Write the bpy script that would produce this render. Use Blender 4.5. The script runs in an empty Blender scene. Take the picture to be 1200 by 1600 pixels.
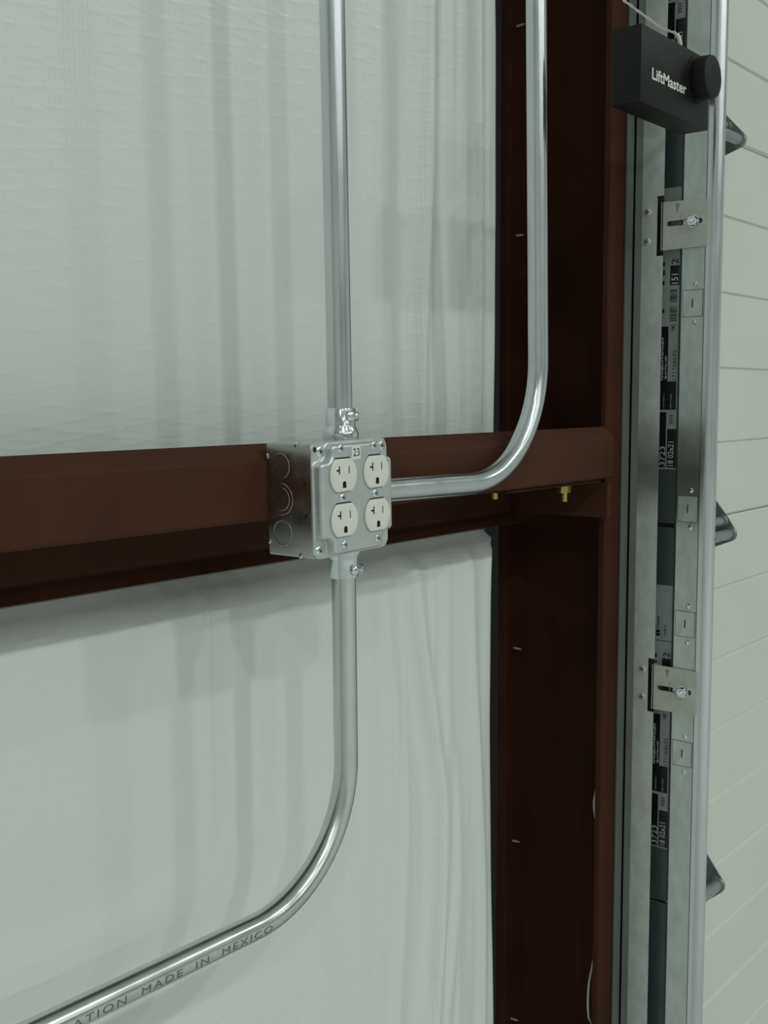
import bpy, bmesh, math, random
from mathutils import Vector, Matrix, Euler, noise

random.seed(7)
scene = bpy.context.scene
col = scene.collection
PI = math.pi
ZC = 1.826            # eye height above the floor; heights below are written relative to the eye

# ------------------------------------------------------------------ camera
FPX = 1752.0
yaw, pitch, roll = math.radians(50.55), math.radians(5.9), math.radians(0.26)
F = Vector((math.sin(yaw) * math.cos(pitch), math.cos(yaw) * math.cos(pitch), -math.sin(pitch)))
r0 = Vector((math.cos(yaw), -math.sin(yaw), 0))
d0 = F.cross(r0)
rgt = r0 * math.cos(roll) + d0 * math.sin(roll)
dwn = -r0 * math.sin(roll) + d0 * math.cos(roll)
cam_data = bpy.data.cameras.new('camera')
cam_data.sensor_fit = 'VERTICAL'
cam_data.sensor_height = 36.0
cam_data.sensor_width = 27.0
cam_data.lens = 36.0 * FPX / 1600.0
cam_data.clip_start = 0.02
cam_data.clip_end = 100
cam = bpy.data.objects.new('camera', cam_data)
col.objects.link(cam)
cam.matrix_world = Matrix(((rgt.x, -dwn.x, -F.x, 0), (rgt.y, -dwn.y, -F.y, 0), (rgt.z, -dwn.z, -F.z, ZC), (0, 0, 0, 1)))
scene.camera = cam

# ------------------------------------------------------------------ world, lamps, exposure
world = bpy.data.worlds.new('world')
scene.world = world
world.use_nodes = True
world.node_tree.nodes['Background'].inputs[0].default_value = (0.5, 0.55, 0.55, 1)
world.node_tree.nodes['Background'].inputs[1].default_value = 0.02

LAMP_W = 77
def hall_light(x, y, w=LAMP_W):
    d = bpy.data.lights.new('unseen_hall_light', 'AREA')
    d.shape = 'DISK'
    d.size = 0.34
    d.energy = w
    d.color = (0.925, 1.0, 0.965)
    o = bpy.data.objects.new('unseen_hall_light', d)
    o.location = (x, y, ZC + 5.2)
    col.objects.link(o)
for y in (-5.4, -12.4, -19.4):  # near row follows the wall's shadow directions; farther rows are unseen, added for fill
    for x in (-6.0, -2.4, 1.0, 4.6, 8.2):
        hall_light(x, y, LAMP_W * (1.12 if y > -6 else 0.92))

scene.view_settings.view_transform = 'Standard'
scene.view_settings.look = 'None'
scene.view_settings.gamma = 1.0
scene.view_settings.use_curve_mapping = False
scene.view_settings.exposure = 0.0

# ------------------------------------------------------------------ materials
def mat(name, color=(0.8, 0.8, 0.8), rough=0.5, metal=0.0, spec=0.5, noise_amt=0.0, noise_scale=30.0, noise_stretch=(1, 1, 1),
        rough_amt=0.0, bump=0.0, bump_scale=200.0, bump_dist=0.0005, dark=None, detail=4.0):
    m = bpy.data.materials.new(name)
    m.use_nodes = True
    nt = m.node_tree
    b = nt.nodes['Principled BSDF']
    b.inputs['Base Color'].default_value = (*color, 1)
    b.inputs['Roughness'].default_value = rough
    b.inputs['Metallic'].default_value = metal
    b.inputs['Specular IOR Level'].default_value = spec
    tc = nt.nodes.new('ShaderNodeTexCoord')
    if noise_amt or rough_amt:
        mp = nt.nodes.new('ShaderNodeMapping')
        mp.inputs['Scale'].default_value = noise_stretch
        nt.links.new(tc.outputs['Object'], mp.inputs[0])
        n = nt.nodes.new('ShaderNodeTexNoise')
        n.inputs['Scale'].default_value = noise_scale
        n.inputs['Detail'].default_value = detail
        nt.links.new(mp.outputs[0], n.inputs['Vector'])
        if noise_amt:
            mx = nt.nodes.new('ShaderNodeMix')
            mx.data_type = 'RGBA'
            d = dark or tuple(c * (1 - noise_amt) for c in color)
            l = tuple(min(1, c * (1 + noise_amt * 0.6)) for c in color)
            mx.inputs[6].default_value = (*d, 1)
            mx.inputs[7].default_value = (*l, 1)
            rp = nt.nodes.new('ShaderNodeMapRange')
            rp.inputs[1].default_value = 0.3
            rp.inputs[2].default_value = 0.7
            nt.links.new(n.outputs['Fac'], rp.inputs[0])
            nt.links.new(rp.outputs[0], mx.inputs[0])
            nt.links.new(mx.outputs[2], b.inputs['Base Color'])
        if rough_amt:
            rr = nt.nodes.new('ShaderNodeMapRange')
            rr.inputs[1].default_value = 0.3
            rr.inputs[2].default_value = 0.7
            rr.inputs[3].default_value = max(0.03, rough - rough_amt)
            rr.inputs[4].default_value = min(1, rough + rough_amt)
            nt.links.new(n.outputs['Fac'], rr.inputs[0])
            nt.links.new(rr.outputs[0], b.inputs['Roughness'])
    if bump:
        n2 = nt.nodes.new('ShaderNodeTexNoise')
        n2.inputs['Scale'].default_value = bump_scale
        n2.inputs['Detail'].default_value = 2
        nt.links.new(tc.outputs['Object'], n2.inputs['Vector'])
        bp = nt.nodes.new('ShaderNodeBump')
        bp.inputs['Strength'].default_value = bump
        bp.inputs['Distance'].default_value = bump_dist
        nt.links.new(n2.outputs['Fac'], bp.inputs['Height'])
        nt.links.new(bp.outputs[0], b.inputs['Normal'])
    return m

def insulation_mat():
    m = bpy.data.materials.new('white_vinyl_facing')
    m.use_nodes = True
    nt = m.node_tree
    b = nt.nodes['Principled BSDF']
    b.inputs['Base Color'].default_value = (0.76, 0.79, 0.765, 1)
    b.inputs['Roughness'].default_value = 0.31
    tc = nt.nodes.new('ShaderNodeTexCoord')
    def wave(rot, axis, period, power, dist=0.0):
        mp = nt.nodes.new('ShaderNodeMapping')
        mp.inputs['Rotation'].default_value = rot
        nt.links.new(tc.outputs['Object'], mp.inputs[0])
        w = nt.nodes.new('ShaderNodeTexWave')
        w.wave_type = 'BANDS'
        w.bands_direction = axis
        w.inputs['Scale'].default_value = 2 * PI / (20 * period)
        w.inputs['Distortion'].default_value = dist
        w.inputs['Detail'].default_value = 0
        nt.links.new(mp.outputs[0], w.inputs['Vector'])
        p = nt.nodes.new('ShaderNodeMath')
        p.operation = 'POWER'
        p.inputs[1].default_value = power
        nt.links.new(w.outputs['Fac'], p.inputs[0])
        return p.outputs[0]
    def madd(a, k, c=None):
        n = nt.nodes.new('ShaderNodeMath')
        n.operation = 'MULTIPLY_ADD'
        n.inputs[1].default_value = k
        n.inputs[2].default_value = 0
        nt.links.new(a, n.inputs[0])
        if c is not None:
            nt.links.new(c, n.inputs[2])
        return n.outputs[0]
    h = madd(wave((0, 0, 0), 'X', 0.0052, 2.0), 0.45)
    h = madd(wave((0, 0, 0), 'Z', 0.0058, 2.0), 0.16, h)
    h = madd(wave((0, math.radians(9), 0), 'Z', 0.0165, 7.0), 0.45, h)
    h = madd(wave((0, math.radians(-7), 0), 'Z', 0.0205, 7.0), 0.45, h)
    n = nt.nodes.new('ShaderNodeTexNoise')
    n.inputs['Scale'].default_value = 14
    n.inputs['Detail'].default_value = 3
    nt.links.new(tc.outputs['Object'], n.inputs['Vector'])
    h = madd(n.outputs['Fac'], 2.0, h)
    bp = nt.nodes.new('ShaderNodeBump')
    bp.inputs['Strength'].default_value = 0.5
    bp.inputs['Distance'].default_value = 0.00048
    nt.links.new(h, bp.inputs['Height'])
    nt.links.new(bp.outputs[0], b.inputs['Normal'])
    return m

M = {}
M['vinyl'] = insulation_mat()
M['primer'] = mat('red_brown_primer', (0.068, 0.0265, 0.0150), 0.6, 0, 0.13, 0.22, 9.0, (1, 1, 1), 0.08, 0.12, 900, 0.0002)
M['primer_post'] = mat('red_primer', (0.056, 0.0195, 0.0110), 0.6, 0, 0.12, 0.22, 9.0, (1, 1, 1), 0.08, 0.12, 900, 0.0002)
M['emt'] = mat('galvanised_conduit', (0.68, 0.71, 0.73), 0.23, 0.93, 0.5, 0.05, 40.0, (1, 1, 0.3), 0.04)
M['emt_h'] = mat('galvanised_conduit_bent', (0.66, 0.68, 0.68), 0.23, 0.93, 0.5, 0.06, 30.0, (1, 1, 1), 0.04)
M['zinc'] = mat('bright_zinc', (0.78, 0.82, 0.86), 0.14, 1.0, 0.5, 0.1, 60.0, (1, 1, 1), 0.04)
M['boxsteel'] = mat('pregalvanised_box_steel', (0.52, 0.52, 0.50), 0.24, 1.0, 0.5, 0.12, 60.0, (1, 1, 1), 0.06)
M['coversteel'] = mat('stamped_cover_steel', (0.64, 0.675, 0.665), 0.36, 0.75, 0.5, 0.06, 70.0, (1, 1, 1), 0.04)
M['galv'] = mat('galvanised_sheet', (0.62, 0.665, 0.635), 0.42, 0.30, 0.5, 0.13, 75.0, (1, 1, 0.6), 0.0)
M['galv_track'] = mat('galvanised_track', (0.55, 0.60, 0.58), 0.27, 0.6, 0.5, 0.13, 75.0, (1, 1, 0.5), 0.0)
M['dark_leg'] = mat('dark_grey_leg', (0.145, 0.165, 0.155), 0.5, 0.2, 0.4, 0.12, 12.0)  # darker grey than the strip, for the angle's post leg and slanted fold
def smudge(m, z0, z1, color):
    """a hand-wide dirty smudge across the metal at one height"""
    nt = m.node_tree
    b = nt.nodes['Principled BSDF']
    src = b.inputs['Base Color'].links[0].from_socket
    tc = nt.nodes.new('ShaderNodeTexCoord')
    sx = nt.nodes.new('ShaderNodeSeparateXYZ')
    nt.links.new(tc.outputs['Object'], sx.inputs[0])
    n = nt.nodes.new('ShaderNodeTexNoise')
    n.inputs['Scale'].default_value = 22
    n.inputs['Detail'].default_value = 5
    nt.links.new(tc.outputs['Object'], n.inputs['Vector'])
    ad = nt.nodes.new('ShaderNodeMath'); ad.operation = 'MULTIPLY_ADD'
    ad.inputs[1].default_value = 0.05
    nt.links.new(n.outputs['Fac'], ad.inputs[0])
    nt.links.new(sx.outputs[2], ad.inputs[2])
    cr = nt.nodes.new('ShaderNodeValToRGB')
    mr = nt.nodes.new('ShaderNodeMapRange')
    mr.inputs[1].default_value = z0 + ZC + 0.025 - 0.03
    mr.inputs[2].default_value = z1 + ZC + 0.025 + 0.03
    nt.links.new(ad.outputs[0], mr.inputs[0])
    nt.links.new(mr.outputs[0], cr.inputs[0])
    e = cr.color_ramp.elements
    e[0].position = 0.0; e[0].color = (0, 0, 0, 1)
    e[1].position = 1.0; e[1].color = (0, 0, 0, 1)
    for p, v in ((0.22, 0.8), (0.45, 0.9), (0.7, 0.5), (0.82, 0.35)):
        k = e.new(p); k.color = (v, v, v, 1)
    mx = nt.nodes.new('ShaderNodeMix'); mx.data_type = 'RGBA'
    nt.links.new(cr.outputs[0], mx.inputs[0])
    nt.links.new(src, mx.inputs[6])
    mx.inputs[7].default_value = (*color, 1)
    nt.links.new(mx.outputs[2], b.inputs['Base Color'])
smudge(M['galv'], -0.135, -0.045, (0.17, 0.165, 0.145))
smudge(M['galv_track'], -0.150, -0.050, (0.15, 0.145, 0.125))
M['bracket'] = mat('galvanised_bracket', (0.60, 0.615, 0.56), 0.46, 0.3, 0.5, 0.12, 60.0, (1, 1, 1), 0.08)
M['hinge'] = mat('hinge_steel', (0.26, 0.30, 0.30), 0.36, 0.5, 0.5, 0.15, 60.0, (1, 1, 1), 0.06)
M['tube'] = mat('hinge_tube_steel', (0.34, 0.37, 0.37), 0.32, 0.6, 0.5, 0.1, 60.0)
M['ivory'] = mat('white_receptacle_plastic', (0.80, 0.79, 0.73), 0.32, 0, 0.5)
M['slot'] = mat('dark_slot', (0.012, 0.010, 0.008), 0.6)
M['slot_brown'] = mat('brown_slot', (0.11, 0.085, 0.055), 0.6)  # brown sides and backs of the outlet slots
M['brass'] = mat('brass_contact', (0.25, 0.19, 0.08), 0.4, 0.8)
M['yellow_zinc'] = mat('yellow_zinc_plating', (0.62, 0.50, 0.16), 0.3, 0.9, 0.5, 0.2, 200)
M['black'] = mat('black_plastic', (0.0115, 0.0125, 0.0110), 0.5, 0, 0.25, 0, 30, (1, 1, 1), 0, 0.15, 1500, 0.0001)
M['print_white'] = mat('white_print', (0.75, 0.76, 0.74), 0.5)
M['print_black'] = mat('black_print', (0.010, 0.010, 0.016), 0.45)
M['print_grey'] = mat('grey_ink', (0.15, 0.155, 0.155), 0.5)
M['paper'] = mat('label_paper', (0.42, 0.46, 0.45), 0.5, 0, 0.5, 0.06, 60)
M['sticker'] = mat('white_sticker', (0.80, 0.81, 0.79), 0.45)
M['door'] = mat('cream_door_paint', (0.70, 0.72, 0.655), 0.45, 0, 0.4, 0.03, 5, (1, 1, 1), 0, 0.25, 420, 0.0004)
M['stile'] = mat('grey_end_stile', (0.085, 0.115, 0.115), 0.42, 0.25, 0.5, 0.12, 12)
M['wire'] = mat('white_wire', (0.72, 0.71, 0.64), 0.45)
M['concrete'] = mat('concrete', (0.64, 0.64, 0.62), 0.5, 0, 0.4, 0.15, 2.0)
M['white_wall'] = mat('white_liner', (0.80, 0.82, 0.80), 0.5)
M['panel'] = mat('steel_wall_panel', (0.25, 0.26, 0.27), 0.5)

# ------------------------------------------------------------------ object helpers
ORG = {}
def tag(o, label=None, cat=None, group=None, kind=None):
    if label: o['label'] = label
    if cat: o['category'] = cat
    if group: o['group'] = group
    if kind: o['kind'] = kind
    return o

def thing(name, label, cat, org, group=None, rot=(0, 0, 0), kind=None):
    o = bpy.data.objects.new(name, None)
    o.empty_display_size = 0.02
    col.objects.link(o)
    o.location = (org[0], org[1], org[2] + ZC)
    o.rotation_euler = rot
    ORG[o.name] = Vector(org)
    return tag(o, label, cat, group, kind)

def link(name, me, parent=None, org=None):
    o = bpy.data.objects.new(name, me)
    col.objects.link(o)
    if parent is not None:
        o.parent = parent
        ORG[o.name] = ORG[parent.name]
    else:
        ORG[o.name] = Vector(org)
        o.location = (org[0], org[1], org[2] + ZC)
    return o

def finish(name, bm, m, parent=None, org=None, smooth=False, angle=40):
    """bm holds coordinates relative to the eye (x, y, z); they are moved to the thing's own origin"""
    base = ORG[parent.name] if parent is not None else Vector(org)
    bmesh.ops.remove_doubles(bm, verts=bm.verts[:], dist=1e-6)
    bmesh.ops.recalc_face_normals(bm, faces=bm.faces[:])
    bmesh.ops.translate(bm, verts=bm.verts[:], vec=-base)
    me = bpy.data.meshes.new(name)
    if smooth:
        for f in bm.faces: f.smooth = True
        ca = math.radians(angle)
        for e in bm.edges:
            if len(e.link_faces) == 2 and e.calc_face_angle(0) > ca:
                e.smooth = False
    bm.to_mesh(me)
    bm.free()
    me.materials.append(m)
    return link(name, me, parent, org)

def place(name, me, loc, rot, parent):
    """shared mesh in local coordinates, set at loc (relative to the eye)"""
    o = bpy.data.objects.new(name, me)
    col.objects.link(o)
    if parent is not None:
        o.parent = parent
        o.location = Vector(loc) - ORG[parent.name]
        ORG[o.name] = Vector(loc)
    else:
        o.location = Vector((loc[0], loc[1], loc[2] + ZC))
        ORG[o.name] = Vector(loc)
    o.rotation_euler = rot
    return o

def local_mesh(name, bm, m, smooth=True, angle=40):
    bmesh.ops.remove_doubles(bm, verts=bm.verts[:], dist=1e-6)
    bmesh.ops.recalc_face_normals(bm, faces=bm.faces[:])
    me = bpy.data.meshes.new(name)
    if smooth:
        for f in bm.faces: f.smooth = True
        ca = math.radians(angle)
        for e in bm.edges:
            if len(e.link_faces) == 2 and e.calc_face_angle(0) > ca:
                e.smooth = False
    bm.to_mesh(me)
    bm.free()
    me.materials.append(m)
    return me

def box(bm, x0, x1, y0, y1, z0, z1, bev=0, seg=2):
    b = bmesh.new()
    vs = [b.verts.new((x, y, z)) for x in (x0, x1) for y in (y0, y1) for z in (z0, z1)]
    for q in ((0, 1, 3, 2), (4, 6, 7, 5), (0, 4, 5, 1), (2, 3, 7, 6), (0, 2, 6, 4), (1, 5, 7, 3)):
        b.faces.new([vs[i] for i in q])
    bmesh.ops.recalc_face_normals(b, faces=b.faces[:])
    if bev:
        bmesh.ops.bevel(b, geom=b.edges[:], offset=bev, segments=seg, affect='EDGES', profile=0.5)
    merge(bm, b)

def merge(bm, b):
    mp = {}
    b.verts.ensure_lookup_table()
    for v in b.verts: mp[v] = bm.verts.new(v.co)
    for f in b.faces:
        try: bm.faces.new([mp[v] for v in f.verts])
        except ValueError: pass
    b.free()

def ring_frame(axis):
    a = Vector(axis).normalized()
    u = a.cross(Vector((0, 0, 1)))
    if u.length < 1e-3: u = a.cross(Vector((0, 1, 0)))
    u.normalize()
    return a, u, a.cross(u)

def lathe(bm, p0, axis, prof, seg=24):
    """prof: list of (distance along axis, radius)"""
    a, u, v = ring_frame(axis)
    p0 = Vector(p0)
    rings = []
    for (s, r) in prof:
        c = p0 + a * s
        if r < 1e-7: rings.append([bm.verts.new(c)])
        else: rings.append([bm.verts.new(c + (u * math.cos(2 * PI * k / seg) + v * math.sin(2 * PI * k / seg)) * r) for k in range(seg)])
    for A, B in zip(rings, rings[1:]):
        for k in range(seg):
            j = (k + 1) % seg
            if len(A) == 1 and len(B) == 1: continue
            if len(A) == 1: bm.faces.new((A[0], B[j], B[k]))
            elif len(B) == 1: bm.faces.new((A[k], A[j], B[0]))
            else: bm.faces.new((A[k], A[j], B[j], B[k]))

def cyl(bm, p0, p1, r, seg=24):
    d = Vector(p1) - Vector(p0)
    lathe(bm, p0, d, [(0, 0), (0, r), (d.length, r), (d.length, 0)], seg)

def fillet(pts, R, n=16):
    out = [Vector(pts[0])]
    for i in range(1, len(pts) - 1):
        p, a, b = Vector(pts[i]), Vector(pts[i - 1]), Vector(pts[i + 1])
        r = R[i] if isinstance(R, dict) else R
        u, v = (a - p).normalized(), (b - p).normalized()
        ang = u.angle(v)
        if r <= 0 or abs(ang - PI) < 1e-4:
            out.append(p)
            continue
        t = r / math.tan(ang / 2)
        t = min(t, 0.49 * (a - p).length if i > 1 else t, 0.49 * (b - p).length if i < len(pts) - 2 else t)
        rr = t * math.tan(ang / 2)
        c = p + (u + v).normalized() * (rr / math.sin(ang / 2))
        s0, s1 = p + u * t - c, p + v * t - c
        tot = s0.angle(s1)
        for k in range(n + 1):
            f = k / n
            w = (s0 * math.sin((1 - f) * tot) + s1 * math.sin(f * tot)) / math.sin(tot)
            out.append(c + w)
    out.append(Vector(pts[-1]))
    return out

def sweep(bm, pts, r, seg=32, cap=True):
    pts = [Vector(p) for p in pts]
    T = []
    for i in range(len(pts)):
        a = pts[max(i - 1, 0)]; b = pts[min(i + 1, len(pts) - 1)]
        T.append((b - a).normalized())
    a, u, v = ring_frame(T[0])
    rings = []
    for i, p in enumerate(pts):
        if i:
            u = T[i - 1].rotation_difference(T[i]) @ u
            u = (u - T[i] * u.dot(T[i])).normalized()
        v = T[i].cross(u)
        rings.append([bm.verts.new(p + (u * math.cos(2 * PI * k / seg) + v * math.sin(2 * PI * k / seg)) * r) for k in range(seg)])
    for A, B in zip(rings, rings[1:]):
        for k in range(seg):
            j = (k + 1) % seg
            bm.faces.new((A[k], A[j], B[j], B[k]))
    if cap:
        bm.faces.new(rings[0]); bm.faces.new(rings[-1][::-1])

def sheet_poly(pts, th):
    """2D polyline -> closed 2D outline of a sheet, thickness th to the left of travel"""
    n = len(pts)
    L = []
    for i in range(n):
        def nrm(a, b):
            d = (b - a).normalized()
            return Vector((-d.y, d.x))
        if i == 0: m = nrm(pts[0], pts[1]); k = 1
        elif i == n - 1: m = nrm(pts[-2], pts[-1]); k = 1
        else:
            a, b = nrm(pts[i - 1], pts[i]), nrm(pts[i], pts[i + 1])
            m = (a + b).normalized(); k = 1 / max(0.3, m.dot(a))
        L.append(pts[i] + m * th * k)
    return [Vector(p) for p in pts], L

def extrude_sheet(bm, pts2, th, axis, a, b, R=0.004, n=5):
    """pts2: polyline in the two other axes; axis 'X' -> (y,z), 'Z' -> (x,y)"""
    P = fillet([Vector(p) for p in pts2], R, n) if R else [Vector(p) for p in pts2]
    A, B = sheet_poly(P, th)
    def co(p, s):
        return (s, p.x, p.y) if axis == 'X' else (p.x, p.y, s)
    va = [[bm.verts.new(co(p, s)) for p in A] for s in (a, b)]
    vb = [[bm.verts.new(co(p, s)) for p in B] for s in (a, b)]
    n = len(A)
    for i in range(n - 1):
        bm.faces.new((va[0][i], va[0][i + 1], va[1][i + 1], va[1][i]))
        bm.faces.new((vb[0][i], vb[1][i], vb[1][i + 1], vb[0][i + 1]))
        for s in (0, 1):
            bm.faces.new((va[s][i], vb[s][i], vb[s][i + 1], va[s][i + 1]))
    for i in (0, n - 1):
        bm.faces.new((va[0][i], va[1][i], vb[1][i], vb[0][i]))

def plate(bm, outer, holes, plane, s0, s1):
    """flat plate with holes. outer/holes: lists of 2D points; plane 'Y': (x,z) at y; 'X': (y,z) at x"""
    def co(p, s):
        return (p[0], s, p[1]) if plane == 'Y' else (s, p[0], p[1])
    b = bmesh.new()
    loops = []
    for L in [outer] + holes:
        vs = [b.verts.new(co(p, s0)) for p in L]
        loops.append(vs)
    es = []
    for vs in loops:
        for i in range(len(vs)): es.append(b.edges.new((vs[i], vs[(i + 1) % len(vs)])))
    bmesh.ops.triangle_fill(b, use_beauty=True, use_dissolve=False, edges=es)
    front = b.faces[:]
    if s1 is not None:
        back = {}
        for v in b.verts[:]: back[v] = None
        for v in list(back):
            c = v.co.copy()
            if plane == 'Y': c.y = s1
            else: c.x = s1
            back[v] = b.verts.new(c)
        for f in front: b.faces.new([back[v] for v in f.verts][::-1])
        for vs in loops:
            for i in range(len(vs)):
                j = (i + 1) % len(vs)
                b.faces.new((vs[i], vs[j], back[vs[j]], back[vs[i]]))
    merge(bm, b)

def circle(cx, cy, r, n=24, a0=0, a1=2 * PI):
    full = abs(a1 - a0 - 2 * PI) < 1e-6
    k = n if full else n + 1
    return [Vector((cx + r * math.cos(a0 + (a1 - a0) * i / n), cy + r * math.sin(a0 + (a1 - a0) * i / n))) for i in range(k)]

def round_poly(pts, r, n=5):
    """closed polygon with filleted corners; r a number or one per corner"""
    out = []
    m = len(pts)
    for i in range(m):
        p, a, b = Vector(pts[i]), Vector(pts[i - 1]), Vector(pts[(i + 1) % m])
        rr = r[i] if isinstance(r, (list, tuple)) else r
        u, v = (a - p).normalized(), (b - p).normalized()
        ang = u.angle(v)
        t = min(rr / math.tan(ang / 2), 0.48 * (a - p).length, 0.48 * (b - p).length)
        q = t * math.tan(ang / 2)
        c = p + (u + v).normalized() * (q / math.sin(ang / 2))
        s0, s1 = p + u * t - c, p + v * t - c
        tot = s0.angle(s1)
        for k in range(n + 1):
            f = k / n
            out.append(c + (s0 * math.sin((1 - f) * tot) + s1 * math.sin(f * tot)) / math.sin(tot))
    return out

def hull(pts):
    P = sorted(set((round(p[0], 6), round(p[1], 6)) for p in pts))
    def half(it):
        h = []
        for p in it:
            while len(h) > 1 and (h[-1][0] - h[-2][0]) * (p[1] - h[-2][1]) - (h[-1][1] - h[-2][1]) * (p[0] - h[-2][0]) <= 0: h.pop()
            h.append(p)
        return h
    a, b = half(P), half(P[::-1])
    return [Vector(p) for p in a[:-1] + b[:-1]]

def text_verts(body, bold=0.0, spacing=1.0):
    """returns list of (x, y) vertices and faces for one line of text, cap height scaled to 1, starting at x=0"""
    cu = bpy.data.curves.new('txt', 'FONT')
    cu.body = body
    cu.size = 1.0
    cu.offset = bold
    cu.space_character = spacing
    cu.resolution_u = 3
    ob = bpy.data.objects.new('txt', cu)
    col.objects.link(ob)
    dg = bpy.context.evaluated_depsgraph_get()
    me = bpy.data.meshes.new_from_object(ob.evaluated_get(dg))
    vs = [(v.co.x, v.co.y) for v in me.vertices]
    fs = [tuple(p.vertices) for p in me.polygons]
    bpy.data.objects.remove(ob)
    bpy.data.curves.remove(cu)
    bpy.data.meshes.remove(me)
    x0 = min(v[0] for v in vs); x1 = max(v[0] for v in vs)
    y0 = min(v[1] for v in vs); y1 = max(v[1] for v in vs)
    return [((v[0] - x0) / (x1 - x0), (v[1] - y0) / (y1 - y0)) for v in vs], fs, (x1 - x0) / (y1 - y0)

def add_text(bm, body, mapf, bold=0.0, spacing=1.0, fine=False):
    vs, fs, asp = text_verts(body, bold, spacing)
    if fine:
        b = bmesh.new()
        V = [b.verts.new((u * asp, v, 0)) for u, v in vs]
        for f in fs:
            try: b.faces.new([V[i] for i in f])
            except ValueError: pass
        bmesh.ops.triangulate(b, faces=b.faces[:])
        for _ in range(3):
            long = [e for e in b.edges if e.calc_length() > 0.12]
            if not long: break
            bmesh.ops.subdivide_edges(b, edges=long, cuts=1)
            bmesh.ops.triangulate(b, faces=b.faces[:])
        for v in b.verts: v.co = Vector(mapf(v.co.x / asp, v.co.y))
        merge(bm, b)
        return
    V = [bm.verts.new(mapf(u, v)) for u, v in vs]
    for f in fs:
        try: bm.faces.new([V[i] for i in f])
        except ValueError: pass

# ------------------------------------------------------------------ the setting
Z0 = -ZC
def shell(name, label, x0, x1, y0, y1, z0, z1, m):
    bm = bmesh.new()
    box(bm, x0, x1, y0, y1, z0, z1)
    return tag(finish(name, bm, m, None, (0, 0, Z0)), label, kind='structure')
shell('floor', 'pale concrete floor of the hall', -13, 15, -30, 1.1, Z0 - 0.15, Z0, M['concrete'])
shell('ceiling', 'white lined ceiling of the hall', -13, 15, -30, 1.1, 5.75, 5.9, M['white_wall'])
shell('wall_left', 'white lined wall at the far left', -13.15, -13, -30, 1.1, Z0, 5.75, M['white_wall'])
shell('wall_right', 'white lined wall at the far right', 15, 15.15, -30, 1.1, Z0, 5.75, M['white_wall'])
shell('wall_front', 'white lined wall behind the viewer', -13, 15, -30.15, -30, Z0, 5.75, M['white_wall'])
shell('wall_header', 'white wall above the overhead door', 1.46, 15, 0.93, 1.1, 2.55, 5.75, M['white_wall'])
shell('wall_end', 'white wall beyond the overhead door', 7.1, 15, 0.93, 1.1, Z0, 2.55, M['white_wall'])
shell('wall_outer_panel', 'outer steel panel behind the insulation', -13, 1.455, 1.0, 1.1, Z0, 5.75, M['panel'])

# white vinyl-faced insulation: soft bulges between the steel, gathered into folds beside the post
def smooth(a, b, x):
    t = max(0.0, min(1.0, (x - a) / (b - a)))
    return t * t * (3 - 2 * t)
def gauss(x, w): return math.exp(-(x / w) ** 2)
def ins_y(x, z):
    up = z > -0.145
    d = (z + 0.112) if up else (-0.183 - z)
    y = 0.8885 - 0.045 * (1 - math.exp(-max(d, 0) / (0.016 if up else 0.012)))
    yb = y
    k = smooth(0, 0.04, max(d, 0))
    # gentle undulation
    y += k * 0.004 * noise.noise(Vector((x * 1.6, z * 1.1, 2.3)))
    near = smooth(0.92, 1.12, x)
    if up:
        xr = 1.118 - 0.022 * smooth(0.45, -0.05, z) + 0.006 * noise.noise(Vector((z * 3, 0, 5)))
        y -= k * 0.0105 * gauss(x - xr, 0.012)
        y += k * 0.006 * gauss(x - xr + 0.034, 0.022)
        y += k * 0.005 * gauss(x - xr - 0.03, 0.016)
        xe = 1.222 + 0.004 * math.sin(z * 5)
        y -= k * 0.0050 * gauss(x - xe, 0.0055)
        y -= k * 0.004 * gauss(x - 1.015 - 0.01 * z, 0.02)
    else:
        q = smooth(-0.18, -0.75, z)
        xr = 1.085 + 0.055 * smooth(-0.2, -0.55, z) - 0.03 * smooth(-0.6, -0.95, z)
        y -= k * (0.006 + 0.004 * q) * gauss(x - xr, 0.013)
        y += k * 0.005 * gauss(x - xr + 0.03, 0.02)
        y -= k * 0.004 * q * gauss(x - xr - 0.035, 0.01)
        y -= k * 0.004 * q * gauss(x - xr + 0.06 + 0.02 * q, 0.012)
        y -= k * 0.005 * gauss(x - 1.205 - 0.03 * q, 0.009)
        y -= k * 0.003 * q * gauss(x - 0.86 - 0.05 * q, 0.02)
    y += k * near * 0.003 * noise.noise(Vector((x * 42.0, z * 2.2, 9.1)))
    y += k * near * 0.0012 * noise.noise(Vector((x * 110.0, z * 5.0, 4.1)))
    # the edge rolls back behind the post
    xe = 1.256 + 0.006 * math.sin(z * 5.2 + 0.2) + 1.45 * (yb - 0.8435)
    y += 0.14 * smooth(xe, xe + 0.075, x)
    y -= k * 0.0011 * gauss(x - 0.7475, 0.0016) * (0.0 if up else smooth(-0.62, -0.30, z))
    return min(y, 0.985)
xs = [-13 + 0.6 * i for i in range(22)] + [0.0 + 0.02 * i for i in range(40)]
xs = sorted(set(round(v, 5) for v in xs + [0.8 + 0.0045 * i for i in range(int(0.645 / 0.0045))] + [0.738 + 0.0008 * i for i in range(25)] + [1.45] if v <= 1.45))
zs = [Z0 + 0.15 * i for i in range(5)] + [-1.07 + 0.0125 * i for i in range(146)] + [0.77 + 0.25 * i for i in range(20)] + [5.75]
zs = sorted(set(round(v, 5) for v in zs))
me = bpy.data.meshes.new('wall_back')
vv = [(x, ins_y(x, z), z + ZC) for z in zs for x in xs]
nx = len(xs)
ff = [(j * nx + i, j * nx + i + 1, (j + 1) * nx + i + 1, (j + 1) * nx + i) for j in range(len(zs) - 1) for i in range(nx - 1)]
me.from_pydata(vv, [], ff)
for p in me.polygons: p.use_smooth = True
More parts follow.
